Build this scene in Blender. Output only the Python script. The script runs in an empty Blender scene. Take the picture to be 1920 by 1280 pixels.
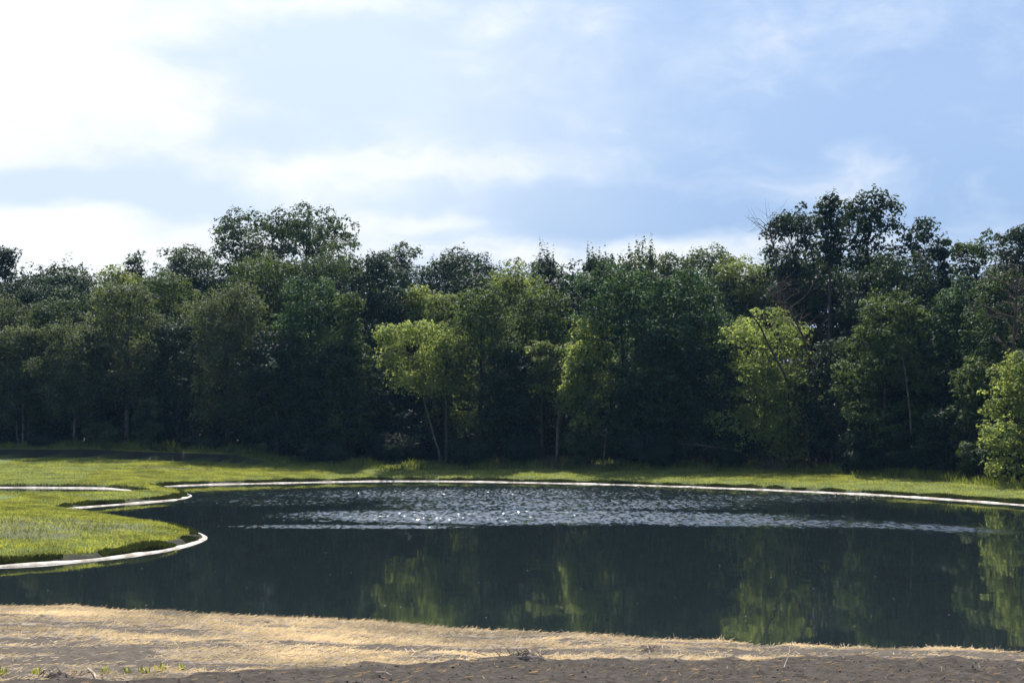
import bpy, math, random
import numpy as np
R = math.radians
random.seed(7); rng = np.random.default_rng(7)
sc = bpy.context.scene
COL = sc.collection

# ------------------------------------------------------------------ camera
F = 2774.0; CAMZ = 4.5; TH = math.atan(149/F)
cam = bpy.data.cameras.new('camera'); co = bpy.data.objects.new('camera', cam); COL.objects.link(co)
cam.sensor_width = 36; cam.lens = F/1920*36; cam.clip_start = 0.5; cam.clip_end = 6000
co.location = (0, 0, CAMZ); co.rotation_euler = (math.pi/2+TH, 0, 0)
sc.camera = co

# ------------------------------------------------------------------ sun, sky, exposure
SUN_AZ = R(-5)      # left of the view direction (+Y), behind the wood
SUN_EL = R(54)
sd = (math.sin(SUN_AZ)*math.cos(SUN_EL), math.cos(SUN_AZ)*math.cos(SUN_EL), math.sin(SUN_EL))
sl = bpy.data.lights.new('sun', 'SUN'); sl.energy = 5.0; sl.angle = R(0.5); sl.color = (1, .95, .85)
so = bpy.data.objects.new('sun', sl); COL.objects.link(so)
so.location = (-40, 90, 90)
from mathutils import Vector
so.rotation_euler = Vector(sd).to_track_quat('Z', 'Y').to_euler()
sc.view_settings.view_transform = 'Standard'; sc.view_settings.look = 'None'
sc.view_settings.exposure = 0.95; sc.view_settings.gamma = 1
sc.cycles.max_bounces = 6; sc.cycles.diffuse_bounces = 3; sc.cycles.glossy_bounces = 3
sc.cycles.transmission_bounces = 3; sc.cycles.transparent_max_bounces = 4
sc.cycles.use_denoising = True; sc.cycles.use_adaptive_sampling = False

W = bpy.data.worlds.new('World'); sc.world = W; W.use_nodes = True
nt = W.node_tree; nt.nodes.clear()
def N(t, **k):
    n = nt.nodes.new(t)
    for a, b in k.items(): setattr(n, a, b)
    return n
def L(a, b): nt.links.new(a, b)
def setin(sock, v):
    if hasattr(v, 'is_output'): L(v, sock)
    else: sock.default_value = v
def M(op, a, b=None, c=None, clamp=False):
    n = N('ShaderNodeMath', operation=op); n.use_clamp = clamp
    setin(n.inputs[0], a)
    if b is not None: setin(n.inputs[1], b)
    if c is not None: setin(n.inputs[2], c)
    return n.outputs[0]
def MIX(f, a, b, blend='MIX'):
    n = N('ShaderNodeMix', data_type='RGBA', blend_type=blend)
    setin(n.inputs['Factor'], f)
    setin(n.inputs[6], a if hasattr(a, 'is_output') else (*a, 1)); setin(n.inputs[7], b if hasattr(b, 'is_output') else (*b, 1))
    return n.outputs[2]
def NOISE(vec, scale, detail=5, rough=.55, dist=0.0):
    n = N('ShaderNodeTexNoise'); n.inputs['Scale'].default_value = scale; n.inputs['Detail'].default_value = detail
    n.inputs['Roughness'].default_value = rough; n.inputs['Distortion'].default_value = dist
    if vec is not None: L(vec, n.inputs['Vector'])
    return n
def RANGE(v, a, b, c=0., d=1., smooth=True):
    n = N('ShaderNodeMapRange'); n.interpolation_type = 'SMOOTHSTEP' if smooth else 'LINEAR'
    setin(n.inputs[0], v)
    for i, x in enumerate((a, b, c, d)): n.inputs[i+1].default_value = x
    return n.outputs[0]

tc = N('ShaderNodeTexCoord')
sep = N('ShaderNodeSeparateXYZ'); L(tc.outputs['Generated'], sep.inputs[0])
az = M('MULTIPLY', M('ARCTAN2', sep.outputs[0], sep.outputs[1]), 57.2958)
el = M('MULTIPLY', M('ARCSINE', sep.outputs[2]), 57.2958)
cmb = N('ShaderNodeCombineXYZ'); L(az, cmb.inputs[0]); L(M('MULTIPLY', el, 1.9), cmb.inputs[1])
base = cmb.outputs[0]
w1 = NOISE(base, .20, 3, .5)
vs = N('ShaderNodeVectorMath', operation='SUBTRACT'); L(w1.outputs['Color'], vs.inputs[0]); vs.inputs[1].default_value = (.5, .5, .5)
vm = N('ShaderNodeVectorMath', operation='SCALE'); L(vs.outputs[0], vm.inputs[0]); vm.inputs['Scale'].default_value = 3.6
va = N('ShaderNodeVectorMath', operation='ADD'); L(base, va.inputs[0]); L(vm.outputs[0], va.inputs[1])
P = va.outputs[0]
def PX(x, y):   # a direction in the sky, degrees of azimuth and elevation, read off the photograph
    return math.degrees(math.atan((x-960)/F)), math.degrees(math.atan((789-y)/F))
def BLOB(x, y, rx, ry, amp, rot=0):
    a, e = PX(x, y)
    m = N('ShaderNodeMapping', vector_type='TEXTURE'); L(P, m.inputs[0])
    k = 57.2958/F*1.1
    m.inputs['Location'].default_value = (a, e*1.9, 0); m.inputs['Rotation'].default_value = (0, 0, R(rot))
    m.inputs['Scale'].default_value = (rx*k, ry*k*1.9, 1000)
    g = N('ShaderNodeTexGradient', gradient_type='SPHERICAL'); L(m.outputs[0], g.inputs[0])
    s = M('MULTIPLY', g.outputs['Fac'], g.outputs['Fac'])
    s = M('ADD', M('MULTIPLY', s, -2.0), M('MULTIPLY', g.outputs['Fac'], 3.0))
    return M('MULTIPLY', M('MULTIPLY', s, g.outputs['Fac']), amp)
blobs = [  # x, y, rx, ry, amount, tilt: the cloud masses, as directions
 (-350, 150, 780, 520, 1.3, 0), (60, 60, 520, 230, .45, 0), (560, -50, 460, 110, .85, 0), (900, 25, 130, 55, .4, 0), (700, 170, 800, 300, .22, 0),
 (1130, 40, 90, 55, .35, 0), (620, 315, 380, 80, .75, 8), (330, 230, 300, 90, .45, -20), (60, 480, 620, 120, 1.0, 0),
 (650, 440, 460, 110, .55, 0), (830, 402, 170, 40, .4, 0), (1010, 325, 320, 60, .42, 0),
 (1180, 492, 600, 75, .85, 0), (1400, 445, 260, 45, .5, 0), (1590, 285, 100, 80, .42, 60), (1500, 375, 240, 60, .38, 0), (1640, 330, 120, 60, .2, 0),
 (1900, 490, 460, 90, .30, 0), (1500, 80, 700, 160, .22, 0),
 (110, 376, 400, 55, -.75, 0), (1130, 395, 430, 60, -.40, 0), (470, 262, 150, 55, -.45, 0), (560, 130, 280, 110, -.25, 0), (250, 120, 200, 60, -.2, 0), (1650, 220, 420, 120, -.2, 0)]
acc = None
for b in blobs:
    v = BLOB(*b); acc = v if acc is None else M('ADD', acc, v)
n2 = NOISE(P, .26, 8, .55)
n3 = NOISE(base, .07, 5, .55)
n4 = NOISE(P, .8, 7, .6)
acc = M('ADD', acc, M('MULTIPLY', M('SUBTRACT', n2.outputs[0], .5), 1.25))
acc = M('ADD', acc, M('MULTIPLY', M('SUBTRACT', n4.outputs[0], .5), .38))
gen = M('MULTIPLY', M('SUBTRACT', n3.outputs[0], .5), .9)
up = RANGE(el, 14, 34)
acc = M('ADD', acc, M('MULTIPLY', up, gen))
acc = M('ADD', acc, M('MULTIPLY', up, .05))
dens = RANGE(acc, -.12, 1.35, smooth=False)
sky = N('ShaderNodeTexSky', sky_type='NISHITA', sun_disc=False)
sky.sun_elevation = SUN_EL; sky.sun_rotation = SUN_AZ; sky.air_density = 1.2; sky.dust_density = .6; sky.ozone_density = 2.2
veil = MIX(RANGE(el, 22, 45, .72, .1), sky.outputs[0], MIX(RANGE(el, 5.5, 13), (2.8, 4.35, 7.7), (3.8, 5.35, 8.6)))         # thin high veil over the blue
cloudc = MIX(RANGE(dens, .1, .62), (6.6, 7.9, 9.6), (9.5, 9.8, 10.1))
pale = M('ADD', BLOB(0, 250, 1250, 700, 1.8), BLOB(900, 150, 700, 400, .3), clamp=True)
veil = MIX(M('MULTIPLY', pale, .95), veil, (6.9, 8.05, 9.5))
skyc = MIX(RANGE(dens, .06, .72, smooth=False), veil, cloudc)
# glare of the thin cloud round the sun
dt = N('ShaderNodeVectorMath', operation='DOT_PRODUCT'); L(tc.outputs['Generated'], dt.inputs[0]); dt.inputs[1].default_value = sd
gl = M('POWER', M('MAXIMUM', dt.outputs['Value'], 0.), 20.)
skyc = MIX(1., skyc, MIX(gl, (0, 0, 0), (40., 42., 46.)), 'ADD')
bg = N('ShaderNodeBackground'); L(skyc, bg.inputs[0]); bg.inputs[1].default_value = .056
wo = N('ShaderNodeOutputWorld'); L(bg.outputs[0], wo.inputs[0])

# ------------------------------------------------------------------ helpers
def ray(px, py):
    a = (px-960)/F; b = (640-py)/F
    return np.array([a, math.cos(TH)-b*math.sin(TH), math.sin(TH)+b*math.cos(TH)])
def ground_at(px, py, z=0.):
    r = ray(px, py); t = (z-CAMZ)/r[2]; return r[0]*t, r[1]*t
def at_dist(px, py, D):
    r = ray(px, py); t = D/r[1]; return r[0]*t, CAMZ+r[2]*t
_tab = rng.random((256, 256))
def vnoise(x, y):
    x = np.asarray(x, float); y = np.asarray(y, float)
    xi = np.floor(x).astype(int); yi = np.floor(y).astype(int)
    fx = x-xi; fy = y-yi; fx = fx*fx*(3-2*fx); fy = fy*fy*(3-2*fy)
    g = lambda i, j: _tab[(xi+i) % 256, (yi+j) % 256]
    return (g(0,0)*(1-fx)+g(1,0)*fx)*(1-fy)+(g(0,1)*(1-fx)+g(1,1)*fx)*fy
def fbm(x, y, o=4):
    s = 0; a = .5; t = 0
    for k in range(o):
        s = s+a*vnoise(x*2**k+17.3*k, y*2**k+5.1*k); t += a; a *= .55
    return s/t
def sstep(a, b, x):
    t = np.clip((x-a)/(b-a), 0, 1); return t*t*(3-2*t)
def mesh_np(name, V, Fc, mat, parent=None, smooth=False, attrs=None):
    V = np.ascontiguousarray(V, np.float32); Fc = np.ascontiguousarray(Fc, np.int32)
    m = bpy.data.meshes.new(name); k = Fc.shape[1]
    m.vertices.add(len(V)); m.vertices.foreach_set('co', V.ravel())
    m.loops.add(Fc.size); m.loops.foreach_set('vertex_index', Fc.ravel())
    m.polygons.add(len(Fc)); m.polygons.foreach_set('loop_start', np.arange(0, Fc.size, k, dtype=np.int32))
    if smooth: m.polygons.foreach_set('use_smooth', np.ones(len(Fc), bool))
    else: m.polygons.foreach_set('use_smooth', np.zeros(len(Fc), bool))
    m.update(calc_edges=True)
    for a, d in (attrs or {}).items():
        at = m.attributes.new(a, 'FLOAT', 'POINT'); at.data.foreach_set('value', np.ascontiguousarray(d, np.float32))
    if mat: m.materials.append(mat)
    o = bpy.data.objects.new(name, m); COL.objects.link(o)
    if parent: o.parent = parent
    return o
def tag(o, label=None, cat=None, group=None, kind=None):
    if label: o['label'] = label
    if cat: o['category'] = cat
    if group: o['group'] = group
    if kind: o['kind'] = kind
    return o
def empty(name, loc):
    o = bpy.data.objects.new(name, None); COL.objects.link(o); o.location = loc; o.empty_display_size = .5; return o
class Tubes:
    def __init__(s): s.V = []; s.F = []; s.n = 0
    def add(s, pts, rad, sides=6):
        pts = np.asarray(pts, float); k = len(pts)
        d = np.gradient(pts, axis=0); d /= np.linalg.norm(d, axis=1)[:, None]+1e-9
        ref = np.array([.31, .17, .93]) if abs(d[0][2]) < .9 else np.array([1., .1, 0])
        u = np.cross(d, ref); u /= np.linalg.norm(u, axis=1)[:, None]+1e-9; v = np.cross(d, u)
        a = np.arange(sides)*2*math.pi/sides
        ring = pts[:, None, :]+np.asarray(rad)[:, None, None]*(np.cos(a)[None, :, None]*u[:, None, :]+np.sin(a)[None, :, None]*v[:, None, :])
        s.V.append(ring.reshape(-1, 3))
        for i in range(k-1):
            for j in range(sides):
                a0 = s.n+i*sides+j; a1 = s.n+i*sides+(j+1) % sides
                s.F.append((a0, a1, a1+sides, a0+sides))
        s.n += k*sides
    def build(s, name, mat, parent=None):
        return mesh_np(name, np.concatenate(s.V), np.array(s.F), mat, parent, smooth=True)

# ------------------------------------------------------------------ materials
class MT:
    def __init__(s, name):
        s.m = bpy.data.materials.new(name); s.m.use_nodes = True
        global nt; s.t = s.m.node_tree; nt = s.t
        s.b = s.t.nodes['Principled BSDF']; s.out = s.t.nodes['Material Output']
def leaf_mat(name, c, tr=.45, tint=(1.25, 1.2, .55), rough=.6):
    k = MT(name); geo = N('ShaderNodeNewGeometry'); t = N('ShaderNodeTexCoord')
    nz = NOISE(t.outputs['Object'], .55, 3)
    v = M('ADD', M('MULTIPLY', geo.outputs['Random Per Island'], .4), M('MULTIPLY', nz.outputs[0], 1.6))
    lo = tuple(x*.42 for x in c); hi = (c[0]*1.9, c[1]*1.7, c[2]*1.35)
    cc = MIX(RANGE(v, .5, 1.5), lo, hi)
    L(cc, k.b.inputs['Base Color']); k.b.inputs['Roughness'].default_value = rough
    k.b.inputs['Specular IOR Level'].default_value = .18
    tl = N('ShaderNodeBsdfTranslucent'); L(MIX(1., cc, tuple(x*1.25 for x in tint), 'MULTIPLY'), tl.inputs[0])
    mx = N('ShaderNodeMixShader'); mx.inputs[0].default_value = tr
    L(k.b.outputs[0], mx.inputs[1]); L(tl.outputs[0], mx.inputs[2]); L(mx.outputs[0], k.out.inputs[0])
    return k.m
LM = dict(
 dark=leaf_mat('foliage_shade_dark', (.022, .042, .032), .3), oak=leaf_mat('foliage_oak', (.038, .066, .038), .35),  # dark: navy shade of the deep wood put into the leaf colour
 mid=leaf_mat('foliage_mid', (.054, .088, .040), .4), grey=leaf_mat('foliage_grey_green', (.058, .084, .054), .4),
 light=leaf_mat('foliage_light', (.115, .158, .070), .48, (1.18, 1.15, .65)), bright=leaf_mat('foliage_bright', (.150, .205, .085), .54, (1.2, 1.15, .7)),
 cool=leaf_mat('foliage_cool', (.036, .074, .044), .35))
def simple(name, c1, c2, scale=4, rough=.9, bump=0, bscale=20, spec=.2):
    k = MT(name); t = N('ShaderNodeTexCoord'); nz = NOISE(t.outputs['Object'], scale, 6, .6)
    L(MIX(RANGE(nz.outputs[0], .35, .65), c1, c2), k.b.inputs['Base Color']); k.b.inputs['Roughness'].default_value = rough
    k.b.inputs['Specular IOR Level'].default_value = spec
    if bump:
        n = NOISE(t.outputs['Object'], bscale, 5, .6); b = N('ShaderNodeBump'); b.inputs['Strength'].default_value = bump
        b.inputs['Distance'].default_value = .05; L(n.outputs[0], b.inputs['Height']); L(b.outputs[0], k.b.inputs['Normal'])
    return k.m
BARK = simple('bark_dark', (.035, .03, .025), (.08, .07, .055), 3, bump=.6)
BARKP = simple('bark_pale', (.06, .052, .042), (.16, .14, .115), 2, bump=.4)
BARKR = simple('bark_dead', (.06, .045, .037), (.14, .105, .085), 3)
WHITE = simple('edging_white', (.52, .49, .45), (.24, .20, .165), 1.4, .8, .5, 12)
SOILM = simple('soil_clod', (.05, .04, .035), (.12, .10, .088), 3, bump=.6)
STRAW = leaf_mat('straw', (.40, .37, .325), .25, (1.1, 1., .8), .7)
STICK = simple('stick_pale', (.20, .165, .13), (.36, .30, .24), 8)
GRASS = leaf_mat('grass_blade', (.190, .225, .082), .45, (1.2, 1.12, .5), .55)
WEED = leaf_mat('weed_blade', (.11, .145, .05), .4)
LIPM = leaf_mat('turf_lip', (.040, .055, .022), .2)
DRYW = leaf_mat('dry_weed', (.26, .20, .13), .3, (1.1, 1, .8))

# ------------------------------------------------------------------ shorelines
def chaikin(p, n=2):
    p = np.array(p, float)
    for _ in range(n):
        q = np.roll(p, -1, 0); p = np.stack([p*.75+q*.25, p*.25+q*.75], 1).reshape(-1, 2)
    return p
CREST = [(-700,1118),(-300,1128),(0,1133),(80,1134),(130,1138),(250,1142),(330,1142),(460,1151),(550,1157),(640,1162),(750,1167),(850,1168),(880,1172),
 (940,1180),(1050,1182),(1200,1193),(1300,1198),(1440,1205),(1540,1212),(1640,1215),(1720,1213),(1800,1211),(1920,1221),(2100,1232),(2500,1250)]
ZC = .7
near = [ground_at(x, y+6, ZC) for x, y in CREST]
near_edge = [(x, y+2.3) for x, y in near]
far_px = [(300,912),(400,908),(500,906),(640,903),(720,902),(800,902),(900,903),(1000,905),(1100,907),(1170,909),(1270,912),(1400,917),(1500,921),(1600,926),
 (1700,931),(1800,938),(1920,947),(2100,962),(2400,1000),(2800,1080)]
left_px = [(-900,1100),(-500,1085),(-200,1073),(0,1063),(100,1057),(200,1048),(300,1035),(350,1025),(380,1016),(392,1008),(380,1000),(350,992),(300,983),(200,969),(150,961),
 (120,955),(145,952),(220,946),(300,940),(342,936),(360,931),(360,927),(335,921),(300,916)]
POND = chaikin([ground_at(*p) for p in far_px]+near_edge[::-1]+[ground_at(*p) for p in left_px], 2)
pond2_px = [(-700,910),(-300,912),(0,914),(100,914.5),(175,915),(220,917),(250,921),(262,926),(240,930),(180,934),(0,939),(-300,946),(-700,956)]
POND2 = chaikin([ground_at(*p) for p in pond2_px], 2)
def sdist(x, y, poly):
    """positive outside the polygon"""
    x = np.asarray(x, float).ravel(); y = np.asarray(y, float).ravel()
    best = np.full(x.shape, 1e9); ins = np.zeros(x.shape, bool)
    A = poly; B = np.roll(poly, -1, 0)
    for (ax, ay), (bx, by) in zip(A, B):
        dx, dy = bx-ax, by-ay; l2 = dx*dx+dy*dy+1e-12
        t = np.clip(((x-ax)*dx+(y-ay)*dy)/l2, 0, 1)
        d = (x-ax-t*dx)**2+(y-ay-t*dy)**2
        np.minimum(best, d, out=best)
        c = (ay > y) != (by > y)
        if dy != 0: ins ^= c & (x < (bx-ax)*(y-ay)/dy+ax)
    return np.where(ins, -1, 1)*np.sqrt(best)
NE = np.array(near_edge)
def near_y(x): return np.interp(x, NE[:, 0], NE[:, 1])
# where the straw ends and the bare soil starts
BND = [(-900,1290),(-100,1284),(0,1279),(100,1270),(300,1262),(480,1247),(640,1244),(960,1237),(1100,1232),(1400,1230),(1600,1232),(1900,1238),(2500,1250)]
bw = []
for x, y in BND:
    z = 1.3
    for _ in range(12):
        q = ground_at(x, y, z); z = .5*z+.5*(ZC+.070*max(0, near_y(q[0])-q[1]-2.3)+.04)
    bw.append(q)
bw = np.array(bw)
def bnd_y(x): return np.interp(x, bw[:, 0], bw[:, 1])
def tree_front(px):   # distance of the wood's edge, by direction
    return np.interp(px, [-600,0,400,700,1000,1150,1300,1500,1700,1920,2300], [134,130,128,124,123,120,117,112,104,92,80])
def terrain(x, y):
    shp = np.shape(x); x = np.asarray(x, float).ravel(); y = np.asarray(y, float).ravel()
    s1 = sdist(x, y, POND); s2 = sdist(x, y, POND2); s = np.minimum(s1, s2)
    isn = y < near_y(x)+.5
    farz = np.where(s < .8, s*.32-.06, .196+.13*sstep(.8, 1.6, s)+.058*np.maximum(s-.8, 0))
    farz = np.minimum(farz, 1.7+.004*np.maximum(s-25, 0))
    farz = farz+.10*(fbm(x*.13, y*.13, 3)-.5)*sstep(1, 5, s)+.05*(fbm(x*.8, y*.8, 3)-.5)*sstep(.6, 1.5, s)
    px = 960+F*x/np.maximum(y, 5)
    dfr = tree_front(px)
    step = sstep(560, 430, px)*.6*sstep(dfr-7.2, dfr-6.75, y)      # little cut bank in front of the left part of the wood
    farz = farz+np.where(y > 60, step, 0)
    nz = ZC*np.sin(np.clip(s/2.3, 0, 1)*math.pi/2)+.070*np.maximum(s-2.3, 0)
    nz = np.minimum(nz, 2.8)
    b = bnd_y(x)
    dirt = sstep(.6, -.6, y-b+.8*(fbm(x*1.1, y*1.1, 3)-.5))
    ro = (fbm(x*.9, y*.9, 4)-.5)*.16+(fbm(x*4, y*4, 3)-.5)*(.06+.08*dirt)
    nz = nz+ro*sstep(.2, 1.5, s)+.10*dirt
    z = np.where(isn & (s1 <= s2), nz, farz)
    z = np.where(s < 0, np.maximum(-1.2, s*.6-.06), z)
    return z.reshape(shp), s.reshape(shp), isn.reshape(shp), dirt.reshape(shp)
def axis(segs):
    out = [segs[0][0]]
    for a, b, st in segs:
        n = max(1, int(round((b-a)/st))); out += list(np.linspace(a, b, n+1)[1:])
    return np.array(out)
gx = axis([(-2500,-700,300),(-700,-200,50),(-200,-70,5),(-70,-13,.6),(-13,13,.13),(13,70,.6),(70,200,5),(200,700,50),(700,2500,300)])
gy = axis([(-400,-40,40),(-40,0,4),(0,12.5,1.2),(12.5,33,.11),(33,42,.3),(42,136,.45),(136,170,3),(170,400,20),(400,3000,200)])
GX, GY = np.meshgrid(gx, gy)
TZ, TS, TN, TD = terrain(GX, GY)
def bare_mask(x, y):
    x = np.asarray(x, float); y = np.asarray(y, float)
    px = 960+F*x/np.maximum(y, 5); dfr = tree_front(px)
    def el(cx, cy, rx, ry):
        wx, wy = ground_at(cx, cy, .8); sx = rx/F*wy
        return np.exp(-((x-wx)/sx)**2-((y-wy)/ry)**2)
    b = el(690, 873, 110, 2.2)+el(860, 873, 130, 1.6)*.9
    b = b+el(45, 873, 60, 1.5)*.0
    return np.clip(b*1.3*(.5+fbm(x*.6, y*.9, 4)), 0, 1)*sstep(.42, .6, b*(.4+1.1*fbm(x*.5, y*.5, 4)))
def dull_mask(x, y):
    x = np.asarray(x, float); y = np.asarray(y, float)
    wx, wy = ground_at(110, 975, .7)
    b = np.exp(-((x-wx+.2*(y-wy))/3.4)**2-((y-wy)/4.6)**2)
    wx, wy = ground_at(330, 877, .9); b = b+.8*np.exp(-((x-wx)/3.4)**2-((y-wy)/1.6)**2)
    wx, wy = ground_at(20, 1000, .6); b = b+.6*np.exp(-((x-wx)/2)**2-((y-wy)/1.6)**2)
    return sstep(.22, .6, b*(.35+1.3*fbm(x*.7, y*.7, 4)))
def straw_gap(x, y):  # darker soil showing through the straw
    n = fbm(x*.35+3, y*1.5+9, 4); m = fbm(x*1.6, y*5, 3)
    return sstep(.465, .54, n*.72+m*.3)
soil = np.where(TN, np.maximum(TD, straw_gap(GX, GY)*.85*sstep(.3, 1.2, TS)), bare_mask(GX, GY))
kind = np.where(TN, 1., 0.)
PXG = 960+F*GX/np.maximum(GY, 5)
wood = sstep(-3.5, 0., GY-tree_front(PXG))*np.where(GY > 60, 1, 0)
idx = np.arange(GX.size).reshape(GX.shape)
Fq = np.stack([idx[:-1, :-1], idx[:-1, 1:], idx[1:, 1:], idx[1:, :-1]], -1).reshape(-1, 4)
k = MT('ground'); g = N('ShaderNodeTexCoord').outputs['Object']
def ATT(n):
    a = N('ShaderNodeAttribute'); a.attribute_name = n; return a.outputs['Fac']
fn = NOISE(g, .5, 6, .65).outputs[0]; fn2 = NOISE(g, 9, 5, .7).outputs[0]; fn3 = NOISE(g, 3.2, 5, .7).outputs[0]
grass = MIX(RANGE(fn, .35, .65), (.11, .137, .047), (.16, .188, .064)); grass = MIX(RANGE(fn2, .3, .7), (.05, .075, .014), grass)
dry = MIX(RANGE(fn2, .3, .65), (.19, .155, .125), (.33, .28, .225)); dry = MIX(RANGE(fn3, .52, .72), dry, (.16, .125, .095))
soilc = MIX(RANGE(fn2, .3, .7), (.022, .018, .015), (.062, .051, .044)); soilc = MIX(RANGE(fn3, .5, .75), soilc, (.08, .066, .056))
bare = MIX(RANGE(fn2, .3, .7), (.20, .165, .14), (.32, .27, .22))
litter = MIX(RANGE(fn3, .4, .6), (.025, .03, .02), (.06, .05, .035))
nr = ATT('near'); so_ = ATT('soil')
cn = MIX(so_, dry, soilc)
dullc = MIX(RANGE(fn2, .3, .7), (.05, .062, .035), (.11, .11, .07))
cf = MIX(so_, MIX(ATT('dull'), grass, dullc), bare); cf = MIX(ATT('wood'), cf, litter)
edge = MIX(ATT('lip'), MIX(nr, cf, cn), (.022, .022, .017))
L(edge, k.b.inputs['Base Color']); k.b.inputs['Roughness'].default_value = .95; k.b.inputs['Specular IOR Level'].default_value = .1
b1 = N('ShaderNodeBump'); b1.inputs['Strength'].default_value = .8; b1.inputs['Distance'].default_value = .06
L(NOISE(g, 7, 7, .7).outputs[0], b1.inputs['Height']); L(b1.outputs[0], k.b.inputs['Normal'])
lip = np.where(TN, 0, sstep(1.0, .6, TS))  # eroded shore lip, its overhang shadow painted into the dark colour
lip = np.maximum(lip, np.where((GY > 60) & ~TN, sstep(560, 430, PXG)*sstep(-7.6, -7.1, GY-tree_front(PXG))*sstep(-6.0, -6.5, GY-tree_front(PXG)), 0))  # cut bank's dark soil, blackened further to stand for its shade
gr = mesh_np('ground', np.stack([GX, GY, TZ], -1).reshape(-1, 3), Fq, k.m, smooth=True,
  attrs=dict(soil=soil.ravel(), near=kind.ravel(), wood=wood.ravel(), lip=lip.ravel(), dull=dull_mask(GX, GY).ravel()))
tag(gr, 'green lawn banks, straw-covered shore and dark bare soil around the pond', 'ground', kind='structure')
# fast height lookup
def zat(x, y):
    x = np.asarray(x, float); y = np.asarray(y, float)
    i = np.clip(np.searchsorted(gx, x)-1, 0, len(gx)-2); j = np.clip(np.searchsorted(gy, y)-1, 0, len(gy)-2)
    fx = (x-gx[i])/(gx[i+1]-gx[i]); fy = (y-gy[j])/(gy[j+1]-gy[j])
    return (TZ[j, i]*(1-fx)+TZ[j, i+1]*fx)*(1-fy)+(TZ[j+1, i]*(1-fx)+TZ[j+1, i+1]*fx)*fy

# ------------------------------------------------------------------ water
k = MT('pond_water'); g = N('ShaderNodeTexCoord').outputs['Object']
sp = N('ShaderNodeSeparateXYZ'); L(g, sp.inputs[0])
X_, Y_ = sp.outputs[0], sp.outputs[1]
def WB(px, py, rx, ry, amp, rot=0, hard=1.15):   # a patch of wind-ruffled water at a place on the pond, metres
    x, y = ground_at(px, py)
    wn = N('ShaderNodeVectorMath', operation='ADD'); L(g, wn.inputs[0])
    w = NOISE(g, .09, 4, .6); s1 = N('ShaderNodeVectorMath', operation='SUBTRACT'); L(w.outputs['Color'], s1.inputs[0]); s1.inputs[1].default_value = (.5, .5, .5)
    s2 = N('ShaderNodeVectorMath', operation='MULTIPLY'); L(s1.outputs[0], s2.inputs[0]); s2.inputs[1].default_value = (10, 5, 0); L(s2.outputs[0], wn.inputs[1])
    m = N('ShaderNodeMapping', vector_type='TEXTURE'); L(wn.outputs[0], m.inputs[0])
    m.inputs['Location'].default_value = (x, y, 0); m.inputs['Rotation'].default_value = (0, 0, R(rot)); m.inputs['Scale'].default_value = (rx, ry, 50)
    gq = N('ShaderNodeTexGradient', gradient_type='SPHERICAL'); L(m.outputs[0], gq.inputs[0])
    return M('MULTIPLY', RANGE(gq.outputs['Fac'], 0, 1/hard), amp)
patches = [(1080, 944, 19, 13, .9), (930, 925, 27, 20, .85), (1000, 968, 20, 9, 1.25, -6), (1350, 977, 13, 6, 1.05, -22), (1700, 988, 9, 3.2, .9, -35), (640, 986, 8, 2.4, .9, 0), (1400, 932, 16, 11, .7), (520, 940, 12, 12, .55)]
rip = None
for p in patches:
    v = WB(*p); rip = v if rip is None else M('MAXIMUM', rip, v)
def stretched(sx, sy):
    m = N('ShaderNodeMapping'); L(g, m.inputs[0]); m.inputs['Scale'].default_value = (sx, sy, 1); return m.outputs[0]
wv = NOISE(stretched(6, 1.5), 1.0, 3, .55).outputs['Color']
gn = NOISE(stretched(1.3, .9), 1.3, 4, .7).outputs[0]
amp = RANGE(M('ADD', rip, M('MULTIPLY', M('SUBTRACT', gn, .5), 1.5)), .28, .95, 0., 1.15)
cm = NOISE(stretched(1.6, .8), 1.2, 3, .5).outputs['Color']
def tilt(c, fx, fy):
    a1 = N('ShaderNodeVectorMath', operation='SUBTRACT'); L(c, a1.inputs[0]); a1.inputs[1].default_value = (.5, .5, .5)
    a2 = N('ShaderNodeVectorMath', operation='MULTIPLY'); L(a1.outputs[0], a2.inputs[0]); a2.inputs[1].default_value = (fx, fy, 0); return a2.outputs[0]
wb_ = N('ShaderNodeVectorMath', operation='ADD'); L(tilt(wv, .5, 1.25), wb_.inputs[0]); wb_.inputs[1].default_value = (0, -.165, 0); WVB = wb_.outputs[0]
w1_ = N('ShaderNodeVectorMath', operation='SCALE'); L(WVB, w1_.inputs[0]); L(amp, w1_.inputs['Scale'])
w2_ = N('ShaderNodeVectorMath', operation='ADD'); L(w1_.outputs[0], w2_.inputs[0]); L(tilt(cm, .006, .012), w2_.inputs[1])
w3_ = N('ShaderNodeVectorMath', operation='ADD'); L(w2_.outputs[0], w3_.inputs[0]); w3_.inputs[1].default_value = (0, 0, 1)
w4_ = N('ShaderNodeVectorMath', operation='NORMALIZE'); L(w3_.outputs[0], w4_.inputs[0]); L(w4_.outputs[0], k.b.inputs['Normal'])
k.b.inputs['Base Color'].default_value = (.010, .015, .017, 1); k.b.inputs['Roughness'].default_value = .03; k.b.inputs['IOR'].default_value = 1.33
wm = k.m
def pond_mesh(name, poly, label):
    import mathutils
    tri = mathutils.geometry.tessellate_polygon([[Vector((a, b, 0)) for a, b in poly]])
    V = np.array([(a, b, 0) for a, b in poly]); o = mesh_np(name, V, np.array(tri), wm); tag(o, label, 'water', kind='structure'); return o
def offset(poly, d):
    t = np.roll(poly, -1, 0)-np.roll(poly, 1, 0); t /= np.linalg.norm(t, axis=1)[:, None]+1e-9
    n = np.stack([t[:, 1], -t[:, 0]], 1); q = poly+n*d
    if np.mean(sdist(q[:, 0], q[:, 1], poly)*np.sign(d)) < 0: q = poly-n*d
    return q
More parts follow.
